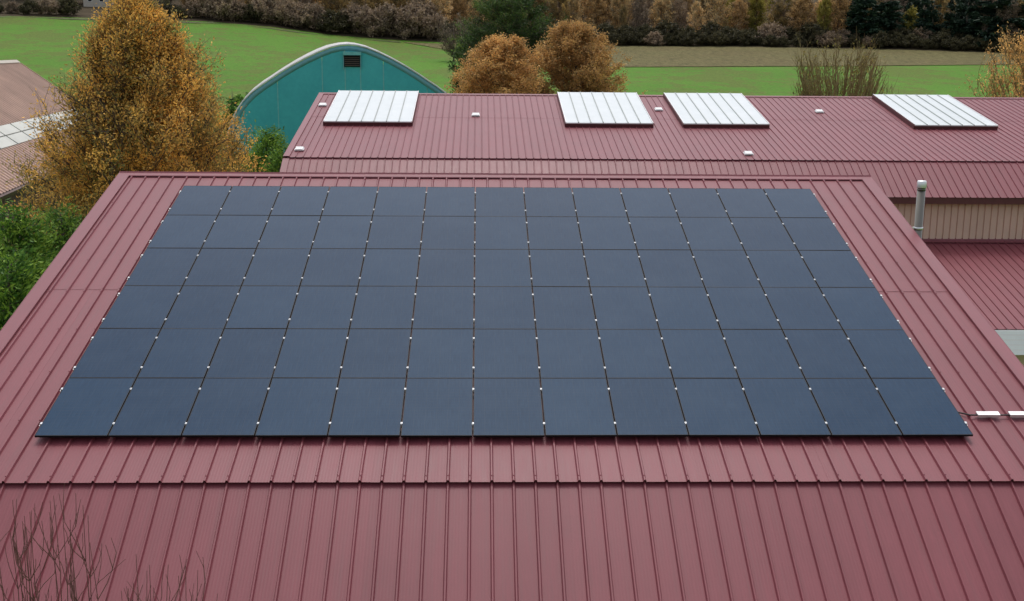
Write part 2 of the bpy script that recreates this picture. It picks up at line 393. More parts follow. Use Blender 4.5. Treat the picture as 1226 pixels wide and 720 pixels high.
pA = loc((X0M, YR, ridge[2]+0.004)); lay_sheets(roofo, mA, pA[0], NM, 1.0, pA[1], pA[2], S_UP, rnd)
pB = loc(roof_pt(X0M, YS+0.18)); lay_sheets(roofo, mB, pB[0], NM, 1.0, pB[1], pB[2]-0.002, S_UP, rnd)
pC = loc((X0M, YK+0.15, zk2+0.15*math.tan(S_LO))); lay_sheets(roofo, mC, pC[0], NM, 1.0, pC[1], pC[2], S_LO, rnd)
XR = X0M+NM+1/3.0
for mN, pN, sN in ((sheet_mesh('roof_sheet_upper_narrow', M_roof, lenA+0.02, 1), pA, S_UP), (sheet_mesh('roof_sheet_middle_narrow', M_roof, lenB, 1), (pB[0], pB[1], pB[2]-0.002), S_UP), (sheet_mesh('roof_sheet_lower_narrow', M_roof, (YK+0.15-yE)/math.cos(S_LO), 1), pC, S_LO)):
    inst('roof_sheet', mN, roofo, (pN[0]+NM, pN[1], pN[2]), (sN, 0, 0))
# rear slope (away from the photograph)
mRb = MB()
yR2 = 2*YR-YK
for k in range(NM*3):
    pass
def ribbed_strip(mb, p_top, p_bot, ex, n, width, count, pitch, h=0.038, base=0.066, top=0.026):
    """continuous ribbed surface from p_top to p_bot, running along ex"""
    p_top, p_bot, ex, n = map(np.asarray, (p_top, p_bot, ex, n))
    prof = [(0, 0)]
    for k in range(count):
        c = (k+0.5)*pitch; prof += [(c-base/2, 0), (c-top/2, h), (c+top/2, h), (c+base/2, 0)]
    prof.append((count*pitch, 0)); m = len(prof)
    v = [p_top+ex*x+n*z for x, z in prof]+[p_bot+ex*x+n*z for x, z in prof]
    mb.add(v, [(i, m+i, m+i+1, i+1) for i in range(m-1)]); return mb
nb_ = np.array([0, math.sin(S_UP), math.cos(S_UP)])
ribbed_strip(mRb, (XR, YR, ridge[2]), (XR, yR2, kink[2]), (-1, 0, 0), nb_, 0, NM*3+1, PITCH_R)
nb2_ = np.array([0, math.sin(S_LO), math.cos(S_LO)])
ribbed_strip(mRb, (XR, yR2-0.1, zk2), (XR, yR2+2.3, zk2-2.4*math.tan(S_LO)), (-1, 0, 0), nb2_, 0, NM*3+1, PITCH_R)
shift(mRb, L0).build('rear_roof', M_roof, main)
# ridge cap: folded flashing sitting on the ribs
def fold(pts, x0, x1, th):
    mb = MB(); n = len(pts); v = []
    for x in (x0, x1):
        v += [(x, y, z) for y, z in pts]+[(x, y, z-th) for y, z in pts]
    f = []
    for i in range(n-1):
        f += [(i, i+1, 2*n+i+1, 2*n+i), (n+i, 3*n+i, 3*n+i+1, n+i+1)]
    f += [(0, 2*n, 3*n, n), (n-1, 2*n-1, 4*n-1, 3*n-1)]
    f += [(i, n+i, n+i+1, i+1) for i in range(n-1)]+[(2*n+i, 2*n+i+1, 3*n+i+1, 3*n+i) for i in range(n-1)]
    return mb.add(v, f)
rz = ridge[2]+0.047
tu = math.tan(S_UP)
xcap = X0M-0.19
while xcap < XR:                                  # ridge cap in lapped lengths
    x1 = min(xcap+3.0, XR+0.02); up = 0.003 if int((xcap+20)//3) % 2 else 0.0
    shift(fold([(YR-0.20, rz-0.20*tu-0.014+up), (YR-0.185, rz-0.185*tu+up), (YR-0.03, rz-0.03*tu+up), (YR, rz+0.028+up), (YR+0.03, rz-0.03*tu+up), (YR+0.2, rz-0.2*tu+up)], xcap, x1+0.05, 0.006), L0).build('ridge_cap', M_trim, main)
    xcap = x1 if x1 < XR+0.01 else 1e9
def rake(x_in, x_out, y0, y1, zfun, parent, L, mat, drop=0.28, lift=0.046, tan=tu):
    """gable flashing: flat on top of the ribs and folded down over the verge"""
    mb = MB(); xa, xb = (x_in, x_out)
    for (u0, u1, v0, v1) in ((xa, xb, lift, lift+0.006),):
        mb.hexa([(u0, y1, zfun(y1)+v0), (u1, y1, zfun(y1)+v0), (u1, y1, zfun(y1)+v1), (u0, y1, zfun(y1)+v1)],
                [(u0, y0, zfun(y0)+v0), (u1, y0, zfun(y0)+v0), (u1, y0, zfun(y0)+v1), (u0, y0, zfun(y0)+v1)])
    s_ = 1 if xb > xa else -1
    u0, u1 = sorted((xb+s_*0.001, xb+s_*0.008))
    mb.hexa([(u0, y1, zfun(y1)-drop), (u1, y1, zfun(y1)-drop), (u1, y1, zfun(y1)+lift+0.009), (u0, y1, zfun(y1)+lift+0.009)],
            [(u0, y0, zfun(y0)-drop), (u1, y0, zfun(y0)-drop), (u1, y0, zfun(y0)+lift+0.009), (u0, y0, zfun(y0)+lift+0.009)])
    # inner down-fold
    u0, u1 = sorted((xa, xa-s_*0.005))
    mb.hexa([(u0, y1, zfun(y1)+0.002), (u1, y1, zfun(y1)+0.002), (u1, y1, zfun(y1)+lift+0.004), (u0, y1, zfun(y1)+lift+0.004)],
            [(u0, y0, zfun(y0)+0.002), (u1, y0, zfun(y0)+0.002), (u1, y0, zfun(y0)+lift+0.004), (u0, y0, zfun(y0)+lift+0.004)])
    return shift(mb, L).build('rake_flashing', mat, parent)
zu = lambda y: RP[2]+y*tu - RP[1]*tu
zl = lambda y: zk2+(y-YK)*math.tan(S_LO)
rake(X0M+0.09, X0M-0.185, YR-0.19, YK-0.02, zu, main, L0, M_trim)
rake(XR-0.20, XR+0.065, YR-0.19, YK-0.02, zu, main, L0, M_trim)
rake(X0M+0.09, X0M-0.185, YK-0.06, yE, zl, main, L0, M_trim)
rake(XR-0.20, XR+0.065, YK-0.06, yE, zl, main, L0, M_trim)
# walls
def gable_wall(x0, x1):
    prof = [(yE+0.5, 0), (yE+0.5, zE-0.05), (YK, zk2-0.2), (YR, ridge[2]-0.2), (yR2, kink[2]-0.3), (yR2+2, zE+0.3), (yR2+2, 0)]
    n = len(prof); v = [(x0, y, z) for y, z in prof]+[(x1, y, z) for y, z in prof]
    f = [tuple(range(n)), tuple(reversed(range(n, 2*n)))]+[(i, n+i, n+(i+1) % n, (i+1) % n) for i in range(n)]
    return shift(MB().add(v, f), L0).build('wall', M_tan, main)
gable_wall(X0M+0.12, X0M+0.3); gable_wall(XR-0.42, XR-0.22)
shift(MB().box(X0M+0.31, XR-0.43, yE+0.5, yE+0.7, 0, zE-0.05), L0).build('wall', M_tan, main)
shift(MB().box(X0M+0.31, XR-0.43, yR2+1.7, yR2+1.9, 0, zk2-1.6), L0).build('wall', M_tan, main)
# gutter at the low eave
shift(MB().tube([(X0M, yE-0.06, zE-0.08), (XR, yE-0.06, zE-0.08)], [0.08, 0.08], 10), L0).build('gutter', M_dark, main, True)

# ================================================================== the solar array: 13 x 6 panels
PW, PH = 1.154, 1.774; GW, GH = 0.017, 0.009
w2, l2 = (PW-GW), (PH-GH)
fr = MB(); T = 0.035; B = 0.011
fr.box(0, w2, -B, 0, -T, 0); fr.box(0, w2, -l2, -l2+B, -T, 0); fr.box(0, B, -l2+B, -B, -T, 0); fr.box(w2-B, w2, -l2+B, -B, -T, 0)
m_frame = fr.mesh('panel_frame', M_black)
gl = MB().box(B, w2-B, -l2+B, -B, -T+0.006, -0.0018); m_glass = gl.mesh('panel_glass', M_pv)
cl = MB().box(-GW/2-0.007, GW/2+0.007, -0.024, 0.024, 0.0008, 0.0058).box(-GW/2+0.002, GW/2-0.002, -0.03, 0.03, -0.04, 0.0008)
cl.tube([(0, 0, 0.0058), (0, 0, 0.012)], [0.008, 0.008], 6)
m_clamp = cl.mesh('clamp', M_clamp)
ec = MB().box(-0.010, GW/2+0.014, -0.028, 0.028, 0.0008, 0.0058).box(0.010, 0.024, -0.028, 0.028, -0.06, 0.0008)
m_endclamp = ec.mesh('end_clamp', M_clamp)
ordw = ['first', 'second', 'third', 'fourth', 'fifth', 'sixth', 'seventh', 'eighth', 'ninth', 'tenth', 'eleventh', 'twelfth', 'thirteenth']
roww = ['top row under the ridge', 'second row below the ridge', 'third row below the ridge', 'fourth row below the ridge', 'fifth row below the ridge', 'lowest row']
A0 = np.array([0, 0, ZARR])
prn = random.Random(9)
for r in range(6):
    for c in range(13):
        p = A0+np.array([(c-6.5)*PW+GW/2, 0, 0])+du*(r*PH+GH/2)+nu*prn.uniform(-0.0012, 0.0012)
        o = empty('solar_panel', tuple(p), 'dark solar panel, %s, %s from the steel flue side' % (roww[r], ordw[12-c]), 'solar panel', 'solar panels of the roof array')
        o.rotation_euler = (S_UP+prn.uniform(-0.0022, 0.0022), prn.uniform(-0.002, 0.002), 0)
        inst('frame', m_frame, o); inst('glass', m_glass, o)
        for fy in (0.201, 0.799):
            if c < 12: inst('clamp', m_clamp, o, (w2+GW/2, -fy*PH, 0))
            else: inst('clamp', m_endclamp, o, (w2, -fy*PH, 0))
            if c == 0: inst('clamp', m_endclamp, o, (0, -fy*PH, 0), (0, 0, math.pi))
rail = MB().box(-6.5*PW-0.035, 6.5*PW+0.035, -0.02, 0.02, -0.082, -0.0365); m_rail = rail.mesh('mounting_rail', M_alu)
for r in range(6):
    for k, fy in enumerate((0.201, 0.799)):
        p = A0+du*((r+fy)*PH)
        o = inst('mounting_rail', m_rail, None, tuple(p), (S_UP, 0, 0))
        set_props(o, 'aluminium mounting rail under the %s of panels, %s edge' % (roww[r].split(' row')[0]+' row' if r else 'ridge row', 'upper' if k == 0 else 'lower'), 'rail', 'rails under the solar panels')

# cable and its covers across the roof to the right gable
def on_roof(px, py, up=0.0): return on_plane(px, py, RP+nu*up, nu)
c0 = on_roof(1140, 492.5, 0.05); c1 = on_roof(1150, 494.5, 0.03)
yc = float(on_roof(1182, 496, 0.06)[1])
def rp(x, up): q = roof_pt(x, yc); return q+nu*up
pts = [c0, (c0+c1)/2, c1]+[rp(x, 0.052) for x in np.arange(c1[0]+0.12, XR-0.1, 0.12)]+[rp(XR+0.0, 0.07), rp(XR+0.12, -0.1), rp(XR+0.12, -1.2)]
o = MB().tube(pts, [0.014]*len(pts), 7).build('cable', M_cable, None, True); set_props(o, 'black cable running from the panels to the roof edge', 'cable')
for px0, px1, lab in ((1169, 1195.5, 'short aluminium cable cover on red roof, next to the panels'), (1207.5, 1236, 'short aluminium cable cover on red roof, next to the gable edge')):
    xa, xb = on_roof(px0, 496, 0.06)[0], on_roof(px1, 496, 0.06)[0]
    q = rp((xa+xb)/2, 0.0); hw = (xb-xa)/2
    mb = MB().box(-hw, hw, -0.055, 0.055, 0.068, 0.09).box(-hw, hw, -0.055, -0.05, 0.040, 0.068).box(-hw, hw, 0.05, 0.055, 0.040, 0.068)
    o = mb.build('cable_cover', M_alu); o.location = tuple(q); o.rotation_euler = (S_UP, 0, 0); set_props(o, lab, 'cable cover')

# stainless flue on the right gable
ft = at_x(1104, 216.5, XR+0.24); fx, fy_ = float(ft[0]), float(ft[1]); zt = float(ft[2]); zb = float(at_x(1099.6, 273.5, XR+0.24)[2])
flue = empty('flue', (fx, fy_, 0), 'stainless steel flue pipe with bright cap beside the roof edge', 'flue')
FR = 0.092
MB().tube([(0,0,1.5),(0,0,zt-0.16)], [FR, FR], 24).build('pipe', M_steel, flue, True)
MB().tube([(0,0,zt-0.16),(0,0,zt-0.145),(0,0,zt-0.03),(0,0,zt)], [FR*1.12, FR*1.16, FR*1.12, FR*0.98], 24).build('cap', M_alu, flue, True)
MB().tube([(0,0,zt-0.21),(0,0,zt-0.185)], [FR*1.09]*2, 24).build('joint_band', M_steel, flue, True)
MB().tube([(0,0,zb-0.02),(0,0,zb+0.03)], [FR*1.14]*2, 24).build('joint_band', M_alu, flue, True)
MB().box(-0.30, 0, -0.02, 0.02, zb-0.02, zb+0.025).build('bracket', M_alu, flue)

# ================================================================== long building behind with skylights
S_B = math.radians(10.4); KB = np.array([0, 25.15, 8.66]); YRB = 37.8; XB0 = -9.2; NB = 52
backb = empty('workshop_building', (10, 30, 0), 'long red metal roofed building with four white skylights behind', 'building')
LB = np.array(backb.location)
def lb(p): return tuple(np.asarray(p)-LB)
zB = lambda y: KB[2]+(y-KB[1])*math.tan(S_B)
zB2 = lambda y: KB[2]-0.065+(y-KB[1])*math.tan(S_LO)
yEB = 22.72; ySB = 32.6
deck = MB()
deck_slab(YRB, zB(YRB), KB[1]+0.12, zB(KB[1]+0.12), XB0+0.1, XB0+NB-0.1, 0.02)
deck_slab(KB[1]+0.1, zB2(KB[1]+0.1), yEB+0.1, zB2(yEB+0.1), XB0+0.1, XB0+NB-0.1, 0.02)
rb = shift(deck, LB).build('roof', M_ply, backb)
m1 = sheet_mesh('roof_sheet_rear_upper', M_roof, (YRB-ySB)/math.cos(S_B)+0.02, screws=False); m2 = sheet_mesh('roof_sheet_rear_middle', M_roof, (ySB-KB[1])/math.cos(S_B)+0.2, screws=False)
m3 = sheet_mesh('roof_sheet_rear_lower', M_roof, (KB[1]+0.15-yEB)/math.cos(S_LO), screws=False)
q = lb((XB0, YRB, zB(YRB)+0.004)); lay_sheets(rb, m1, q[0], NB, 1.0, q[1], q[2], S_B, rnd)
q = lb((XB0, ySB+0.18, zB(ySB+0.18)-0.002)); lay_sheets(rb, m2, q[0], NB, 1.0, q[1], q[2], S_B, rnd)
q = lb((XB0, KB[1]+0.15, zB2(KB[1]+0.15))); lay_sheets(rb, m3, q[0], NB, 1.0, q[1], q[2], S_LO, rnd)
tb = math.tan(S_B); rz = zB(YRB)+0.046
shift(fold([(YRB-0.2, rz-0.2*tb-0.012), (YRB-0.185, rz-0.185*tb), (YRB, rz+0.02), (YRB+0.2, rz-0.2*tb)], XB0-0.06, XB0+NB, 0.006), LB).build('ridge_cap', M_trim, backb)
rake(XB0+0.22, XB0-0.05, YRB-0.19, KB[1]-0.02, zB, backb, LB, M_trim)
rake(XB0+0.22, XB0-0.05, KB[1]-0.06, yEB, zB2, backb, LB, M_trim)
mbk = ribbed_strip(MB(), (XB0+NB, YRB, zB(YRB)), (XB0+NB, 2*YRB-KB[1], KB[2]), (-1,0,0), np.array([0, math.sin(S_B), math.cos(S_B)]), 0, NB*3, PITCH_R)
shift(mbk, LB).build('rear_roof', M_roof, backb)
# fascia and tan wall under the eave
zeb = zB2(yEB)
shift(MB().box(XB0-0.03, XB0+NB, yEB+0.06, yEB+0.14, zeb-0.30, zeb+0.0), LB).build('fascia', M_dark, backb)
shift(MB().box(XB0-0.03, XB0+NB, yEB+0.15, yEB+0.5, zeb-0.305, zeb-0.285), LB).build('soffit', M_dark, backb)
YW = yEB+0.5
mbw = ribbed_strip(MB(), (XB0, YW, zeb-0.29), (XB0, YW, 0.0), (1,0,0), (0,-1,0), 0, int(NB/0.2985), 0.2985, 0.05, 0.262, 0.235)
mbw.v = [(x, y+0.0, z) for x, y, z in mbw.v]
shift(mbw, LB).build('wall', M_tan, backb)
shift(MB().box(XB0+0.1, XB0+0.3, YW+0.02, 2*YRB-YW, 0, zB2(yEB)), LB).build('wall', M_tan, backb)
g = MB().add([(XB0+0.12, YW+0.05, zeb), (XB0+0.12, KB[1], zB2(KB[1])-0.1), (XB0+0.12, YRB, zB(YRB)-0.1), (XB0+0.12, 2*YRB-KB[1], KB[2]-0.1), (XB0+0.12, 2*YRB-YW, zeb)], [(4,3,2,1,0)])
shift(g, LB).build('gable', M_tan, backb)
# skylights
nS = np.array([0, -math.sin(S_B), math.cos(S_B)])
for x0, x1 in ((-8.13, -3.83), (3.81, 8.11), (9.66, 13.9), (21.25, 25.4)):
    W = x1-x0; yt, ybm = 37.55, 30.85; Ls = (yt-ybm)/math.cos(S_B)
    hS = 0.20
    curb = MB()
    for b in ((-0.05, W+0.05, -0.06, 0.0), (-0.05, W+0.05, -Ls, -Ls+0.06), (-0.05, 0.03, -Ls+0.06, -0.06), (W-0.03, W+0.05, -Ls+0.06, -0.06)):
        curb.box(b[0], b[1], b[2], b[3], -0.02, hS)
    sky_o = curb.build('skylight', M_dark, backb); sky_o.location = lb((x0, yt, zB(yt))); sky_o.rotation_euler = (S_B, 0, 0)
    pw = W/7
    pm = MB().box(0.012, pw-0.012, -Ls-0.04, 0.04, hS+0.005, hS+0.03).mesh('pane', M_poly)
    bm = MB().box(-0.022, 0.022, -Ls-0.05, 0.06, hS+0.012, hS+0.06).mesh('glazing_bar', M_bar)
    for k in range(7): inst('pane', pm, sky_o, (k*pw, 0, prn.uniform(0, 0.003)))
    for k in range(1, 7): inst('glazing_bar', bm, sky_o, (k*pw, 0, 0))
    MB().box(-0.03, W+0.03, -Ls-0.05, -Ls-0.043, hS-0.02, hS+0.02).build('drip_edge', M_white, sky_o)
    for sx in (-0.02, W-0.0): MB().box(sx, sx+0.03, -Ls-0.045, 0.045, hS+0.0315, hS+0.05).build('edge_bar', M_alu, sky_o)
# small white roof vents
vm_b = MB().box(-0.24, 0.24, -0.22, 0.22, 0.0, 0.05)
vm_h = MB().add([(-0.2,-0.2,0.05),(0.2,-0.2,0.05),(0.2,0.2,0.05),(-0.2,0.2,0.05),(-0.2,-0.2,0.08),(0.2,-0.2,0.08),(0.2,0.2,0.12),(-0.2,0.2,0.12)], [(3,2,1,0),(4,5,6,7),(0,1,5,4),(1,2,6,5),(2,3,7,6),(3,0,4,7)])
vmb = vm_b.mesh('roof_vent', M_white); vmh = vm_h.mesh('vent_hood', M_white)
for x, y in ((-8.70, 34.9), (-8.68, 26.25), (-0.67, 32.95), (8.92, 34.4), (17.36, 34.2), (11.85, 25.95)):
    v = inst('roof_vent', vmb, backb, lb((x, y, zB(y)+0.035)), (S_B, 0, 0), (0.85, 0.85, 0.85)); inst('vent_hood', vmh, v)

# ================================================================== low annex between the two on the right
S_X = math.radians(14.2); YX0, ZX0, YX1 = YW-0.06, 5.26, 15.07
ZX1 = ZX0-(YX0-YX1)*math.tan(S_X); XX0, NX = 10.4, 17; PX = 0.36
annex = empty('annex', (20, 18, 0), 'low red roofed annex with white board fascia below tan wall', 'building')
LX = np.array(annex.location)
deck = MB(); deck_slab(YX0, ZX0, YX1, ZX1, XX0, XX0+NX*3*PX, 0.02)
rx = shift(deck, LX).build('roof', M_ply, annex)
mx_ = sheet_mesh('roof_sheet_annex', M_roof, (YX0-YX1)/math.cos(S_X)+0.05, 3, PX, screws=False)
q = np.array([XX0, YX0, ZX0])-LX; lay_sheets(rx, mx_, q[0], NX, 3*PX, q[1], q[2], S_X, rnd)
shift(MB().add([(XX0, YX0+0.02, ZX0+0.16), (XX0+NX*3*PX, YX0+0.02, ZX0+0.16), (XX0+NX*3*PX, YX0-0.01, ZX0+0.055), (XX0, YX0-0.01, ZX0+0.055), (XX0+NX*3*PX, YX0-0.22, ZX0+0.0), (XX0, YX0-0.22, ZX0+0.0)], [(3,2,1,0),(5,4,2,3)]), LX).build('wall_flashing', M_trim, annex)
fb = 0.17
xw = XX0
for k in range(5):
    yk = YX1-0.12-0.10*k
    shift(MB().hexa([(xw, yk-0.10, ZX1-0.02-fb*(k+1)), (xw+NX*3*PX, yk-0.10, ZX1-0.02-fb*(k+1)), (xw+NX*3*PX, yk-0.07, ZX1-0.02-fb*(k+1)), (xw, yk-0.07, ZX1-0.02-fb*(k+1))],
                    [(xw, yk-0.02, ZX1-0.03-fb*k), (xw+NX*3*PX, yk-0.02, ZX1-0.03-fb*k), (xw+NX*3*PX, yk+0.01, ZX1-0.03-fb*k), (xw, yk+0.01, ZX1-0.03-fb*k)]), LX).build('fascia_board', M_white, annex)
shift(MB().box(XX0+0.2, XX0+NX*3*PX-0.2, YX1-0.1, YX1+0.1, 0, ZX1-0.1), LX).build('wall', M_tan, annex)
shift(MB().box(XX0+0.2, XX0+0.4, YX1+0.11, YX0-0.1, 0, ZX1-0.1), LX).build('wall', M_tan, annex)

# ================================================================== teal arched hall
HD = 105.0; KX = HD/F_PX
ap = at_d(417, 53, HD)
ax_yaw = math.radians(-7.6)                      # hall axis leans to the left going away
ex = np.array([math.cos(ax_yaw), math.sin(-ax_yaw)*-1*-1, 0]); ex = np.array([math.cos(ax_yaw), -math.sin(ax_yaw)*-1, 0])
ex = np.array([math.cos(-ax_yaw*0.35), math.sin(-ax_yaw*0.35)*0.0, 0]); ex /= np.linalg.norm(ex)
ey = np.array([math.sin(ax_yaw), math.cos(ax_yaw), 0])
prof = [(0,0),(10,0.9),(22,3.6),(36,9),(52,16.5),(68,25),(83,34),(95,42),(106,49),(118,58),(128,68),(136,79),(142,90),(147,105),(150,125),(151,150)]
prof = [(a*KX, -b*KX) for a, b in prof]
full = [(-a, b) for a, b in reversed(prof)]+prof[1:]
gz = terr(ap[0], ap[1])-0.3
hall = empty('sports_hall', (ap[0], ap[1], gz), 'teal arched membrane hall with white roof behind the red workshop', 'hall')
def hp(u, z, back=0.0): p = ap+ex*u+ey*back; return np.array([p[0], p[1], ap[2]+z])-np.array(hall.location)
def arch_h(u, k=0.0):
    us = [f[0] for f in full]; zs = [f[1] for f in full]; return float(np.interp(u, us, zs))
zg = gz-ap[2]
hw = full[-1][0]
seams = [-hw+0.02, (331-417)*KX, (385-417)*KX, (412.5-417)*KX, (431-417)*KX, (458.5-417)*KX, (511-417)*KX, hw-0.02]
for k in range(7):                               # wall panels between the welded seams
    u0, u1 = seams[k]+0.02, seams[k+1]-0.02
    us = np.linspace(u0, u1, 12); v = [hp(u, arch_h(u)-0.12, 0) for u in us]+[hp(u, zg, 0) for u in us]
    v += [hp(u, arch_h(u)-0.12, 0.06) for u in us]+[hp(u, zg, 0.06) for u in us]; n = 12
    f = [(i, n+i, n+i+1, i+1) for i in range(n-1)]+[(2*n+i, 2*n+i+1, 3*n+i+1, 3*n+i) for i in range(n-1)]
    f += [(0, 2*n, 3*n, n), (n-1, 2*n-1, 4*n-1, 3*n-1)]
    MB().add(v, f).build('wall_panel', M_teal, hall)
for u in seams[1:-1]:
    zt_ = arch_h(u)-0.9 if abs(u) > 1.2 else -1.9
    MB().hexa([hp(u-0.05, zg, -0.02), hp(u+0.05, zg, -0.02), hp(u+0.05, zg, 0.05), hp(u-0.05, zg, 0.05)],
              [hp(u-0.05, zt_, -0.02), hp(u+0.05, zt_, -0.02), hp(u+0.05, zt_, 0.05), hp(u-0.05, zt_, 0.05)]).build('seam', M_tealseam, hall)
def band(off0, off1, back0, back1, name, mat, grow=(0, 0)):
    """strip following the arch"""
    v, f = [], []; n = len(full)
    def off(i, o):
        a = np.array(full[max(i-1, 0)]); b = np.array(full[min(i+1, n-1)]); t = (b-a)/np.linalg.norm(b-a); nn = np.array([-t[1], t[0]])
        return np.array(full[i])+nn*o
    for i in range(n):
        for o, bk in ((off0, back0), (off1, back0), (off1, back1), (off0, back1)):
            q_ = off(i, o); v.append(hp(q_[0], q_[1], bk))
    for i in range(n-1):
        for k in range(4): f.append((4*i+k, 4*i+(k+1) % 4, 4*i+4+(k+1) % 4, 4*i+4+k))
    return MB().add(v, f).build(name, mat, hall, True)
band(-0.55, -0.13, -0.02, 0.03, 'edge_strip', M_tealgrey)
band(-0.07, 0.06, -0.05, 0.28, 'arch_rim', M_white)
# roof membrane: rises a little behind the end wall
v, f = [], []; n = len(full); bays = 14
for j in range(bays+1):
    t = j/bays; bk = 0.25+t*34; g_ = 0.0+0.22*min(1, t*6)**0.6
    for (a, b) in full:
        k = 1+0.006*min(1, t*6); v.append(hp(a*k, b+g_*(1 if b > -4 else 1), bk))
for j in range(bays):
    for i in range(n-1): f.append((j*n+i, j*n+i+1, (j+1)*n+i+1, (j+1)*n+i))
MB().add(v, f).build('roof_membrane', M_membrane, hall, True)
# louvred vent with hood
vc = (421-417)*KX; vz = -(70-53)*KX
lv = MB()
bx = lambda u0, u1, z0, z1, b0, b1: MB().hexa([hp(u0, z0, b0), hp(u1, z0, b0), hp(u1, z0, b1), hp(u0, z0, b1)], [hp(u0, z1, b0), hp(u1, z1, b0), hp(u1, z1, b1), hp(u0, z1, b1)])
ve = bx(vc-0.72, vc+0.72, vz-0.72, vz+0.55, -0.10, -0.03).build('vent', M_black, hall)
bx(vc-0.80, vc+0.80, vz+0.30, vz+0.60, -0.55, -0.105).build('vent_hood', M_tealseam, ve)
for k in range(5): bx(vc-0.66, vc+0.66, vz-0.62+k*0.17, vz-0.56+k*0.17, -0.17, -0.105).build('louvre', plain('louvre_brown', (0.10, 0.07, 0.06), 0.6) if k == 0 else bpy.data.materials['louvre_brown'], ve)
for s_ in (-1, 1): bx(vc+s_*0.76-0.04, vc+s_*0.76+0.04, vz-0.95, vz+0.29, -0.18, -0.105).build('vent_jamb', M_tealgrey, ve)

# ================================================================== brown barn at the left
e0 = at_z(0, 224, 6.5); e1 = at_z(150, 162, 6.5)
D = e1-e0; D[2] = 0; Lb_ = np.linalg.norm(D); D /= Lb_; Nl = np.array([-D[1], D[0], 0.0])     # Nl points left
w = 0.0
rr_ = ray(20, 74); A_ = np.array([[Nl[0], 0, -rr_[0]], [Nl[1], 0, -rr_[1]], [0, 1, -rr_[2]]])
sol = np.linalg.solve(A_, CAM-e1); BWID, BH = float(sol[0]), float(sol[1])
if not (6 < BWID < 40): BWID, BH = 14.0, 4.5
e00 = e0-D*18
barn = empty('barn', tuple((e00[0], e00[1], 0)), 'brown corrugated barn with milky rooflight strip and dark boards', 'barn')
LBn = np.array(barn.location)
Lt = float(np.linalg.norm(e1-e00)); Sl = Nl*BWID+np.array([0, 0, BH]); slen = np.linalg.norm(Sl); Su = Sl/slen
nB = np.cross(D, Su); nB = nB if nB[2] > 0 else -nB
def bpt(a, t, up=0.0): return e00+D*a+Sl*t+nB*up
def brect(a0, a1, t0, t1, up0, up1):
    return MB().hexa([bpt(a0, t0, up0), bpt(a1, t0, up0), bpt(a1, t1, up0), bpt(a0, t1, up0)], [bpt(a0, t0, up1), bpt(a1, t0, up1), bpt(a1, t1, up1), bpt(a0, t1, up1)])
def barn_frac(px, py):
    q_ = on_plane(px, py, e00, nB)-e00; return float(np.dot(q_, D)), float(np.dot(q_, Su)/slen)
t_lo = (barn_frac(0, 181)[1]+barn_frac(55, 162)[1])/2; t_hi = (barn_frac(0, 151)[1]+barn_frac(55, 138)[1])/2
def barn_roof(t0, t1, name):
    mb = ribbed_strip(MB(), bpt(Lt, t1), bpt(Lt, t0), -D, nB, 0, int(Lt/0.55), 0.55, 0.07, 0.2, 0.08)
    return shift(mb, LBn).build(name, M_barnroof, barn)
barn_roof(-0.04, t_lo, 'roof'); barn_roof(t_hi, 1.0, 'roof')
shift(brect(0, Lt, -0.03, 1.0, -0.30, -0.12), LBn).build('roof_deck', M_ply, barn)
na = int(Lt/3.4)
tm = (t_lo+t_hi)/2
for k in range(na):
    for (ta, tb_) in ((t_lo, tm), (tm, t_hi)):
        shift(brect(k*Lt/na+0.12, (k+1)*Lt/na-0.12, ta+0.004, tb_-0.004, -0.05, 0.04), LBn).build('rooflight_pane', M_rooflight, barn)
shift(brect(0, Lt, t_lo-0.004, t_hi+0.004, -0.11, -0.06), LBn).build('rooflight_frame', M_slate, barn)
shift(brect(-0.1, Lt+0.1, 0.975, 1.01, 0.075, 0.11), LBn).build('ridge_cap', M_render, barn)
shift(brect(Lt+0.01, Lt+0.10, -0.03, 0.97, -0.15, 0.10), LBn).build('rake_flashing', M_barnroof, barn)
shift(brect(-0.1, Lt+0.1, -0.055, -0.042, -0.30, -0.02), LBn).build('eave_beam', M_barnwall, barn)
wl = MB(); nb_w = int(Lt/0.45)
for k in range(nb_w):
    a = k*0.45; p0 = e00+D*a+Nl*0.6; p1 = e00+D*(a+0.36)+Nl*0.6; q0 = p0+Nl*0.06; q1 = p1+Nl*0.06
    z0, z1 = -0.5, 6.5+0.02
    wl.hexa([(p[0], p[1], z0) for p in (p0, p1, q1, q0)], [(p[0], p[1], z1) for p in (p0, p1, q1, q0)])
shift(wl, LBn).build('wall_boards', M_barnwall, barn)['kind'] = 'stuff'
p0 = e00+Nl*0.7; p1 = e1+Nl*0.7; p2 = e1+Nl*(2*BWID-0.7); p3 = e00+Nl*(2*BWID-0.7)
for a_, b_ in ((p0, p1), (p1, p2), (p2, p3), (p3, p0)):
    dn = np.cross(b_-a_, (0, 0, 1)); dn = dn/np.linalg.norm(dn)*-0.1
    shift(MB().hexa([(*a_[:2], -0.5), (*b_[:2], -0.5), (*(b_+dn)[:2], -0.5), (*(a_+dn)[:2], -0.5)], [(*a_[:2], 6.4), (*b_[:2], 6.4), (*(b_+dn)[:2], 6.4), (*(a_+dn)[:2], 6.4)]), LBn).build('wall', M_barnwall, barn)
r0, r1 = bpt(0, 1), bpt(Lt, 1); l0, l1 = e00+Nl*2*BWID, e1+Nl*2*BWID
shift(MB().add([r0, r1, l1, l0], [(0, 1, 2, 3)]), LBn).build('rear_roof', M_barnroof, barn)
shift(MB().add([e1-D*0.3, r1-D*0.3-np.array([0, 0, 0.1]), l1-D*0.3], [(0, 1, 2)]), LBn).build('gable', M_barnwall, barn)

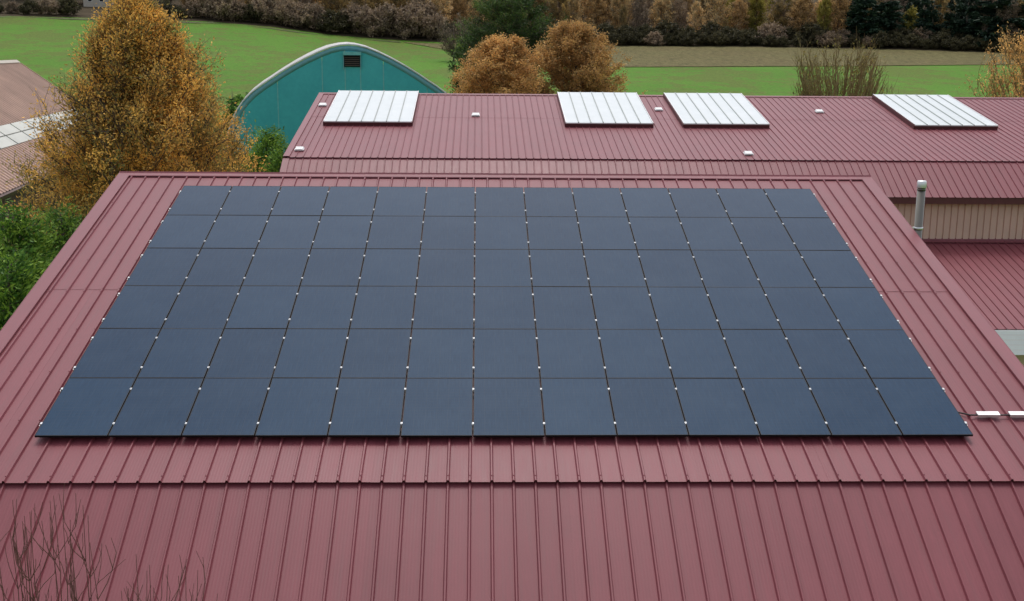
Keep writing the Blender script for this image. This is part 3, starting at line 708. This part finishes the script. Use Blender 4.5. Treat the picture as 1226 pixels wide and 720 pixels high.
# ================================================================== vegetation
def leaf_cloud(P, A, size, asp, rng, lv):
    """diamond leaves at P, long axis near A"""
    n = len(P); A = A+rng.normal(0, 0.55, (n, 3)); A /= np.linalg.norm(A, axis=1)[:, None]+1e-9
    R_ = rng.normal(0, 1, (n, 3)); S = np.cross(A, R_); S /= np.linalg.norm(S, axis=1)[:, None]+1e-9
    N = np.cross(A, S); s_ = size*rng.uniform(0.6, 1.3, n)[:, None]
    V = np.empty((n, 4, 3)); V[:, 0] = P-A*s_*0.5; V[:, 1] = P+S*s_*asp*0.5+N*s_*0.1; V[:, 2] = P+A*s_*0.5; V[:, 3] = P-S*s_*asp*0.5+N*s_*0.1
    return V.reshape(-1, 3), np.repeat(lv, 4)
def cloud_mesh(name, V, lv, mat):
    n = len(V)//4; m = bpy.data.meshes.new(name); m.vertices.add(n*4); m.vertices.foreach_set('co', V.ravel().astype(np.float32))
    m.loops.add(n*4); m.loops.foreach_set('vertex_index', np.arange(n*4, dtype=np.int32))
    m.polygons.add(n); m.polygons.foreach_set('loop_start', np.arange(0, n*4, 4, dtype=np.int32)); m.polygons.foreach_set('loop_total', np.full(n, 4, dtype=np.int32))
    a = m.attributes.new('lv', 'FLOAT', 'POINT'); a.data.foreach_set('value', np.clip(lv, 0, 1).astype(np.float32))
    m.materials.append(mat); m.update(calc_edges=True); m.validate(); return m
def bez(a, b, c, n): t = np.linspace(0, 1, n)[:, None]; return (1-t)**2*a+2*t*(1-t)*b+t*t*c
def deciduous(name, seed, H, env, z0, limbs, secs, twigs, nleaf, lsize, lmat, bark=None, upright=1.2, trunk_r=0.2, lasp=0.6, bare=None, hexp=0.85, tw_len=0.55, spread=0.12, wood_twigs=True, wmin=0.008, tone=0.25):
    """env(h) -> crown radius at relative height; returns (trunk mesh, crown mesh)"""
    rng = np.random.default_rng(seed); wood = MB(); P, A, LV = [], [], []
    bark = bark or M_bark
    tp = [np.array([0, 0, -0.2]), np.array([rng.normal(0, .1), rng.normal(0, .1), H*0.3]), np.array([rng.normal(0, .2), rng.normal(0, .2), H*0.6]), np.array([rng.normal(0, .25), rng.normal(0, .25), H*0.93])]
    wood.tube(tp, [trunk_r, trunk_r*0.75, trunk_r*0.4, trunk_r*0.08], 7)
    def on_trunk(z):
        zs = [p[2] for p in tp]; return np.array([np.interp(z, zs, [p[0] for p in tp]), np.interp(z, zs, [p[1] for p in tp]), z])
    for i in range(limbs):
        h = (i+rng.uniform(0, 1))/limbs; h = z0/H+(1-z0/H)*h**hexp; zt = H*h
        az = i*2.39996+rng.normal(0, 0.3); r = env(h)*rng.uniform(0.72, 1.04)
        end = np.array([r*math.cos(az), r*math.sin(az), zt]); zs = max(H*0.06+0.3, min(zt-r*upright, H*0.85)); st = on_trunk(zs)
        mid = st*0.45+end*0.55; mid[2] = st[2]+(zt-st[2])*0.35; mid += rng.normal(0, 0.06*r+0.02, 3)
        c = bez(st, mid, end, 7); rad = np.linspace(trunk_r*0.32*(0.5+0.5*(1-h)), wmin, 7); wood.tube(c, rad, 5, False)
        limb_tone = rng.normal(0, tone*0.6)
        for s_ in range(secs):
            t = rng.uniform(0.25, 1.0); base = c[min(6, int(t*6))]*(1-(t*6) % 1)+c[min(6, int(t*6)+1)]*((t*6) % 1)
            hh = base[2]/H; L = (0.18+0.3*rng.random())*max(env(min(0.99, max(0, hh))), 0.5)
            d = np.array([math.cos(az+rng.normal(0, 0.9)), math.sin(az+rng.normal(0, 0.9)), upright*rng.uniform(0.3, 1.2)]); d /= np.linalg.norm(d)
            e = base+d*L; m_ = base+d*L*0.5+rng.normal(0, 0.08*L, 3); sc = bez(base, m_, e, 4)
            wood.tube(sc, [wmin*2.0, wmin*1.6, wmin*1.2, wmin*0.7], 4, False)
            br_tone = limb_tone+rng.normal(0, tone)
            for k in range(twigs):
                tb_ = sc[rng.integers(1, 4)]; d2 = d*0.6+rng.normal(0, 0.6, 3); d2[2] += 0.25*upright; d2 /= np.linalg.norm(d2); te = tb_+d2*tw_len*rng.uniform(0.5, 1.2)
                if wood_twigs: wood.tube([tb_, te], [wmin*0.8, wmin*0.4], 3, False)
                keep = 1.0 if bare is None else bare(te/ H)
                nl = int(nleaf*keep*rng.uniform(0.5, 1.4))
                if nl:
                    tt = rng.random(nl)[:, None]; pp = tb_+(te-tb_)*tt+rng.normal(0, spread, (nl, 3)); P.append(pp); A.append(np.repeat(d2[None], nl, 0))
                    LV.append(np.clip(0.5+br_tone+rng.normal(0, 0.17, nl), 0, 1))
    P, A, LV = np.concatenate(P), np.concatenate(A), np.concatenate(LV)
    V, lv = leaf_cloud(P, A, lsize, lasp, rng, LV)
    return wood.mesh(name+'_trunk', bark, True), cloud_mesh(name+'_crown', V, lv, lmat)
def conifer(name, seed, H, R, nspray, lsize, lmat, z0=0.03, power=0.8, lump=0.25, asp=0.35, upturn=0.5, shell=0.35, tiers=0):
    rng = np.random.default_rng(seed); wood = MB(); wood.tube([(0,0,-0.2),(0.02,0,H*0.5),(0,0.02,H*0.96)], [R*0.10+0.05, R*0.06+0.03, 0.015], 7)
    nb = int(nspray/60); ph = rng.uniform(0, 6.28, 8)
    P, A, LV = [], [], []
    for i in range(nb):
        h = z0+(1-z0)*(1-math.sqrt(rng.random()*0.995)); 
        if tiers: h = min(0.99, (math.floor(h*tiers)+rng.normal(0.25, 0.22))/tiers); h = max(z0, h)
        az = rng.uniform(0, 2*math.pi)
        lump_ = 1+lump*(0.5*math.sin(3*az+ph[0]+7*h)+0.35*math.sin(5*az+ph[1]-11*h)+0.35*math.sin(9*h+ph[2]+2*az))+rng.normal(0, 0.10)
        r = R*max(0.03, (1-h))**power*lump_*(1-shell*rng.random()**2)
        base = np.array([0, 0, H*h-0.12*r]); tip = np.array([r*math.cos(az), r*math.sin(az), H*h+upturn*0.35*r])
        if i % 3 == 0: wood.tube([base, base*0.4+tip*0.6, tip], [0.03, 0.015, 0.006], 3, False)
        tone = rng.normal(0, 0.16); n = int(60*rng.uniform(0.6, 1.4)); t = (1-0.75*rng.random(n)**1.6)[:, None]
        out = np.array([math.cos(az), math.sin(az), upturn])
        pp = base+(tip-base)*t+rng.normal(0, 0.07*R+0.03, (n, 3))*np.array([1, 1, 0.8])
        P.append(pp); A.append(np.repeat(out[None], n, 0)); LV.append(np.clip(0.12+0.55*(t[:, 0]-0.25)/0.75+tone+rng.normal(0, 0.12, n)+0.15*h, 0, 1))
    P, A, LV = np.concatenate(P), np.concatenate(A), np.concatenate(LV)
    V, lv = leaf_cloud(P, A, lsize, asp, rng, LV)
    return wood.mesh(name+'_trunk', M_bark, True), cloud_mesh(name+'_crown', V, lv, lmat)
def plant(name, meshes, x, y, z, rz, sc, label, cat, group=None):
    o = empty(name, (x, y, z), label, cat, group); o.rotation_euler = (0, 0, rz); o.scale = (sc[0], sc[0], sc[1]) if isinstance(sc, tuple) else (sc,)*3
    inst('trunk', meshes[0], o); inst('crown', meshes[1], o); return o

# big golden tree beside the barn
env_gold = lambda h: float(np.interp(h, [0, 0.3, 0.5, 0.6, 0.77, 0.9, 1.0], [3.7, 4.2, 4.1, 3.75, 2.55, 1.4, 0.15]))
def bare_gold(q): return 0.45 if (q[0] < 0.01 and q[2] > 0.68) else (0.8 if q[2] > 0.8 else 1.0)
gt = deciduous('golden_tree', 8, 15.1, env_gold, 1.6, 210, 18, 6, 19, 0.12, L_gold, hexp=0.9, upright=1.6, trunk_r=0.28, bare=bare_gold, tw_len=0.7, spread=0.12, tone=0.14, lasp=0.42, wmin=0.011)
gp = at_d(174, 200, 45)
plant('autumn_tree', gt, gp[0], gp[1], 0, 0.0, 1.0, 'tall golden autumn tree with upright branches beside the barn', 'tree')
# two round rusty trees behind the workshop
env_round = lambda h: float(np.interp(h, [0, 0.2, 0.45, 0.65, 0.85, 1.0], [1.0, 2.9, 3.3, 2.9, 1.9, 0.5]))
rt = deciduous('rusty_tree', 11, 11.5, env_round, 1.8, 95, 13, 6, 16, 0.125, L_rust, upright=1.3, trunk_r=0.2, tw_len=0.5, spread=0.12, tone=0.13)
def stand(px, py_top, dist, H0, meshes, name, label, cat, wid=1.0, group=None, rz=0.0):
    p = at_h(px, py_top, dist); z = terr(p[0], p[1]); s_ = (p[2]-z)/H0
    return plant(name, meshes, p[0], p[1], z, rz, (s_*wid, s_), label, cat, group)
stand(687, 30, 96, 11.5, rt, 'autumn_tree', 'larger round rusty autumn tree right beside the dark pine', 'tree', 1.28, rz=0.4)
stand(603, 47, 93, 11.5, rt, 'autumn_tree', 'smaller round rusty autumn tree below the dark pine', 'tree', 1.3, rz=2.3)
# dark pine behind them
env_pine = lambda h: float(np.interp(h, [0, 0.35, 0.45, 0.6, 0.8, 0.93, 1.0], [0.3, 0.8, 3.2, 4.3, 4.0, 2.8, 1.0]))
pine = deciduous('pine', 5, 15, env_pine, 6.0, 60, 12, 6, 12, 0.26, L_pine, upright=0.55, trunk_r=0.3, tw_len=0.6, spread=0.16, lasp=0.22, wmin=0.015, tone=0.26)
stand(611, -8, 112, 15, pine, 'pine_tree', 'dark green spreading pine behind the rusty round trees', 'tree', 0.98)
ivy = deciduous('ivy_tree', 6, 9, lambda h: float(np.interp(h, [0, 0.2, 0.6, 0.9, 1], [0.9, 1.7, 1.6, 1.0, 0.3])), 0.6, 40, 9, 5, 12, 0.22, L_pine, upright=1.0, trunk_r=0.15, tw_len=0.5, spread=0.14, lasp=0.5, wmin=0.012)
stand(566, 42, 118, 9, ivy, 'evergreen_tree', 'narrow dark ivy green tree left of the spreading pine', 'tree', 1.0, rz=2)
# bare willows behind the workshop
env_will = lambda h: float(np.interp(h, [0, 0.25, 0.6, 0.9, 1.0], [1.4, 2.0, 2.5, 2.3, 1.7]))
wl_m = deciduous('willow', 21, 8, env_will, 3.6, 280, 5, 3, 1.5, 0.15, L_willow, bark=M_stem, upright=3.2, trunk_r=0.16, tw_len=0.8, spread=0.07, lasp=0.35, wmin=0.012)
stand(1008, 62, 88, 8, wl_m, 'willow_tree', 'bare upright willow behind the workshop between two right skylights', 'tree', 0.95)
env_w2 = lambda h: float(np.interp(h, [0, 0.25, 0.6, 0.9, 1.0], [0.8, 2.2, 2.8, 2.0, 0.8]))
wo_m = deciduous('rust_willow', 23, 9, env_w2, 3.0, 80, 9, 4, 6, 0.15, L_rust, bark=M_stem, upright=2.2, trunk_r=0.18, tw_len=0.7, spread=0.1, lasp=0.4, wmin=0.012)
stand(1229, 48, 88, 9, wo_m, 'willow_tree', 'orange leaved willow behind the far skylight of the workshop', 'tree', 0.9)
gw = deciduous('grey_willow', 25, 8, env_will, 2.5, 70, 6, 3, 3, 0.2, L_grey, upright=2.2, trunk_r=0.15, tw_len=0.7, spread=0.1, lasp=0.4, wmin=0.014)
stand(543, 24, 262, 8, gw, 'bare_tree', 'thin grey bare tree beside the evergreen at field edge', 'tree', 1.25)
# thuja trees along the left gable
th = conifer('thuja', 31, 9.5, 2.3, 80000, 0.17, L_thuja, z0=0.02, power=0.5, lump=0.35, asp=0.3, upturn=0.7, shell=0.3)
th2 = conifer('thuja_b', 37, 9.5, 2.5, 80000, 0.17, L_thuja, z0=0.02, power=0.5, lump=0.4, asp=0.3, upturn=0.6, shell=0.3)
for (px, py, dist, H0, ms, wid, rz, lab) in (
        (18, 243, 33, 9.5, th, 0.95, 0.3, 'green thuja tree by the barn end, beside the red gable'),
        (72, 240, 36, 9.5, th2, 0.85, 1.7, 'green thuja tree standing below the golden autumn tree'),
        (-45, 262, 29, 9.5, th2, 1.0, 4.0, 'dark green thuja tree closest to the red eave'),
        (8, 300, 27.5, 9.5, th, 0.85, 2.2, 'shorter green thuja tree tucked against the red gable edge')):
    stand(px, py, dist, H0, ms, 'thuja_tree', lab, 'tree', wid, 'thuja trees along the gable', rz)
stand(318, 152, 62, 9.5, th, 'thuja_tree', 'dense green thuja in front of the teal hall', 'tree', 1.15, rz=1.0)
stand(338, 170, 60, 9.5, th2, 'thuja_tree', 'darker green thuja beside the workshop gable corner', 'tree', 1.0, rz=5.0)
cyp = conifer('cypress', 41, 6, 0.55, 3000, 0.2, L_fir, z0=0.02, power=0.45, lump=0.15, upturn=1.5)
stand(277.5, 103, 118, 6, cyp, 'cypress_tree', 'small dark columnar cypress beside the teal hall', 'tree', 1.0)
shr = deciduous('round_shrub', 43, 4, lambda h: float(np.interp(h, [0, 0.3, 0.7, 1], [1.4, 2.0, 1.7, 0.5])), 0.5, 22, 8, 4, 8, 0.28, L_thuja, upright=1.0, trunk_r=0.08, tw_len=0.45)
stand(292, 117, 117, 4, shr, 'shrub', 'green shrub between the cypress and the teal hall', 'shrub', 0.9)
stand(284, 124, 112, 4, shr, 'shrub', 'green shrub growing in front of the small cypress', 'shrub', 0.8, rz=2.0)

# bare tree whose twigs reach up before the low roof
def bare_tree():
    rng = np.random.default_rng(77); wood = MB(); H = 8.9
    wood.tube([(0,0,-0.2),(0.05,0,2.2),(0.0,0.05,4.2)], [0.16, 0.13, 0.10], 8)
    for i in range(34):
        tx = rng.uniform(-1.0, 1.5) if i > 9 else rng.uniform(-0.7, 0.45); ty = rng.uniform(-0.35, 0.35); top = float(np.interp(tx, [-1.0, -0.4, 0.0, 0.35, 0.8, 1.5], [8.85, 9.0, 9.1, 8.85, 8.45, 8.2]))-abs(rng.normal(0, 0.28))
        st = np.array([tx*0.1, ty*0.1, rng.uniform(2.6, 4.2)]); end = np.array([tx, ty, top]); mid = np.array([tx*0.92, ty*0.8, st[2]+(top-st[2])*0.35])
        c = bez(st, mid, end, 11); c[1:-1] += rng.normal(0, 0.025, (9, 3)); wood.tube(c, np.linspace(0.020, 0.0030, 11), 5, False)
        for k in range(7):
            j = rng.integers(5, 10); d = np.array([rng.normal(0, 0.24), rng.normal(0, 0.2), 1.0]); L = rng.uniform(0.25, 0.85); b0 = c[j]
            cc = np.array([b0+d*L*t+np.array([0.12*L*math.sin(3*t)*np.sign(d[0]), 0, 0]) for t in np.linspace(0, 1, 5)]); cc[1:] += rng.normal(0, 0.012, (4, 3))
            wood.tube(cc, np.linspace(0.0055, 0.0026, 5), 4, False)
            if rng.random() < 0.7:
                d2 = np.array([rng.normal(0, 0.35), rng.normal(0, 0.3), 0.8]); wood.tube([cc[2], cc[2]+d2*0.18, cc[2]+d2*0.36], [0.0045, 0.0035, 0.0025], 4, False)
    return wood
bt = at_d(62, 700, 12.2)
o = empty('bare_tree', (bt[0], bt[1], 0), 'leafless tree with thin purple brown twigs before the low roof', 'tree')
bare_tree().build('trunk', M_twig, o, True)

# ------------------------------------------------------------------ wood on the hillside
env_f = lambda h: float(np.interp(h, [0, 0.15, 0.4, 0.7, 0.9, 1.0], [1.2, 3.2, 4.2, 3.4, 1.9, 0.5]))
env_s = lambda h: float(np.interp(h, [0, 0.25, 0.6, 0.9, 1.0], [2.8, 3.6, 3.2, 1.8, 0.6]))
def ft(nm, seed, mat, nl=12, limbs=32, up=1.2, ls=0.40): return deciduous(nm, seed, 15, env_f, 2.5, limbs, 8, 4, nl, ls, mat, upright=up, trunk_r=0.22, tw_len=1.1, spread=0.28, wood_twigs=False, wmin=0.03, tone=0.17)
protos = {'brown': [ft('brown_tree', 51, L_brown), ft('brown_tree_b', 52, L_brown, 9, 30, 1.9)], 'grey': [ft('grey_tree', 53, L_grey, 7, 34, 2.0, 0.38), ft('grey_tree_b', 54, L_grey, 8, 30, 1.4, 0.38)],
          'olive': [ft('olive_tree', 55, L_olive), ft('olive_tree_b', 62, L_olive, 10, 28, 1.8)], 'yellow': [ft('yellow_tree', 56, L_yellow)], 'orange': [ft('orange_tree', 57, L_orange), ft('orange_tree_b', 63, L_orange, 10, 28, 1.7)],
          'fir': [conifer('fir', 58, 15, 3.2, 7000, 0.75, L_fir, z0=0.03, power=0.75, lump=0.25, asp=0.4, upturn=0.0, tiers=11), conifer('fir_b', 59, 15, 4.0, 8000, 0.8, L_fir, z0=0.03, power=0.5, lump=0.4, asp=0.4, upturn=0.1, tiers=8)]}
shrubs = [deciduous('edge_shrub', 60, 5, env_s, 0.4, 22, 8, 4, 7, 0.45, L_shrub, upright=0.9, trunk_r=0.08, tw_len=0.7, spread=0.25, wood_twigs=False, wmin=0.02, tone=0.15),
          deciduous('edge_shrub_b', 61, 5, env_s, 0.4, 22, 8, 4, 7, 0.45, L_grey, upright=1.1, trunk_r=0.08, tw_len=0.7, spread=0.25, wood_twigs=False, wmin=0.02, tone=0.15)]
labs = {'brown': 'brown leaved tree in the wood beyond the field', 'grey': 'grey nearly bare tree in the wood beyond the field', 'olive': 'olive green autumn tree in the wood beyond the field',
        'yellow': 'yellow autumn tree in the wood beyond the field', 'orange': 'orange brown tree in the wood beyond the field', 'fir': 'dark fir tree in the wood beyond the field'}
frn = random.Random(12)
def forest_tree(kind, px, dist, H, wid=1.0):
    a = ang_px(px); x, y = CAM[0]+dist*math.sin(a), CAM[1]+dist*math.cos(a); s_ = H/15
    nm = {'fir': 'fir_tree'}.get(kind, kind+'_tree')
    plant(nm, frn.choice(protos[kind]), x, y, terr(x, y), frn.uniform(0, 6.28), (s_*wid, s_), labs[kind], 'tree', kind+' trees of the wood')
def shrub(px, dist, H, k, wid=1.0):
    a = ang_px(px); x, y = CAM[0]+dist*math.sin(a), CAM[1]+dist*math.cos(a); s_ = H/5
    plant('edge_shrub', shrubs[k], x, y, terr(x, y), frn.uniform(0, 6.28), (s_*wid, s_), ('dark shrub in the hedge along the far field edge', 'grey brown shrub in the hedge along the far field edge')[k], 'shrub', ('dark hedge shrubs', 'grey brown hedge shrubs')[k])
def zone(px):
    if px < 60: return ['grey', 'brown', 'grey', 'orange']
    if px < 250: return ['brown', 'grey', 'orange', 'olive']
    if px < 420: return ['brown', 'grey', 'olive', 'brown', 'orange']
    if px < 560: return ['grey', 'brown', 'grey', 'olive', 'orange']
    if px < 720: return ['brown', 'olive', 'grey', 'brown', 'orange']
    if px < 860: return ['brown', 'orange', 'grey', 'brown', 'olive']
    if px < 1010: return ['brown', 'olive', 'grey', 'orange', 'brown', 'yellow']
    return ['fir', 'fir', 'fir', 'olive', 'grey']
px = 640
while px < 1300:                                  # low dark hedge on the right
    shrub(px, D_EDGE+3.5+frn.uniform(-1, 1.5), frn.uniform(2.4, 3.8), 0 if frn.random() < 0.88 else 1, 1.15); px += frn.uniform(13, 19)
px = 700
while px < 1300:
    shrub(px, D_EDGE+8+frn.uniform(-1, 1.5), frn.uniform(3.0, 5.4), 0 if frn.random() < 0.7 else 1, 1.25); px += frn.uniform(19, 28)
px = 232
while px < 575:                                   # taller scrub in the middle
    shrub(px, D_EDGE+5+frn.uniform(-1, 3), frn.uniform(4.0, 9.5), 1 if frn.random() < 0.55 else 0, frn.uniform(0.7, 1.15)); px += frn.uniform(14, 22)
px = -40
while px < 232:
    if not 88 < px < 150: shrub(px, D_EDGE+4+frn.uniform(-1, 2), frn.uniform(2.6, 4.5), frn.randint(0, 1), 1.0)
    px += frn.uniform(16, 24)
for dist, (h0, h1), step, lim in ((345, (10, 14), 24, (230, 1300)), (358, (13, 17), 27, (-60, 1310)), (374, (13, 18), 30, (-60, 1320))):
    px = lim[0]
    while px < lim[1]:
        if not (80 < px < 160 and dist < 350):
            k = frn.choice(zone(px)); forest_tree(k, px, dist+frn.uniform(-5, 5), frn.uniform(h0, h1)*(1.05 if k == 'fir' else 1), frn.uniform(0.85, 1.15))
        px += step*frn.uniform(0.75, 1.25)
for px, dist, H, k, wd in ((1032, 339, 17.5, 'fir', 1.5), (1062, 340, 16.5, 'fir', 1.5), (1238, 340, 16, 'fir', 1.3), (1155, 341, 15, 'fir', 1.1), (1088, 342, 9.5, 'yellow', 0.9), (1114, 341, 12.5, 'fir', 1.0), (1134, 340, 12.5, 'fir', 1.0), (1190, 340, 17, 'fir', 1.6), (1165, 345, 13, 'fir', 1.0), (1215, 344, 14, 'fir', 1.1),
                       (985, 340, 11.5, 'yellow', 0.8), (930, 342, 10.5, 'olive', 1.0), (745, 341, 9.5, 'olive', 0.7), (1072, 339, 6.5, 'grey', 0.9), (1178, 338, 7, 'grey', 0.9)):
    forest_tree(k, px, dist, H, wd)

# small house at the top of the left field
hx = at_h(122, 13, D_EDGE+24); hz = terr(hx[0], hx[1])
house = empty('house', (hx[0], hx[1], hz), 'small distant house with pale roof at the field edge', 'house'); house.rotation_euler = (0, 0, 0.25)
MB().box(-4.5, 4.5, -3, 3, -0.5, 3.4).build('wall', M_render, house)
MB().add([(-4.9,-3.5,3.3),(4.9,-3.5,3.3),(4.9,0,5.4),(-4.9,0,5.4),(4.9,3.5,3.3),(-4.9,3.5,3.3)], [(0,1,2,3),(3,2,4,5),(0,3,5),(1,4,2),(0,5,4,1)]).build('roof', M_membrane, house)
for wx in (-2.8, 0.2, 2.9):
    wn = MB().box(wx-0.55, wx+0.55, -3.05, -2.98, 1.1, 2.4).build('window', M_white, house); MB().box(wx-0.45, wx+0.45, -3.07, -3.055, 1.2, 2.3).build('pane', M_black, wn)
fp = at_h(106, 19, D_EDGE+3)
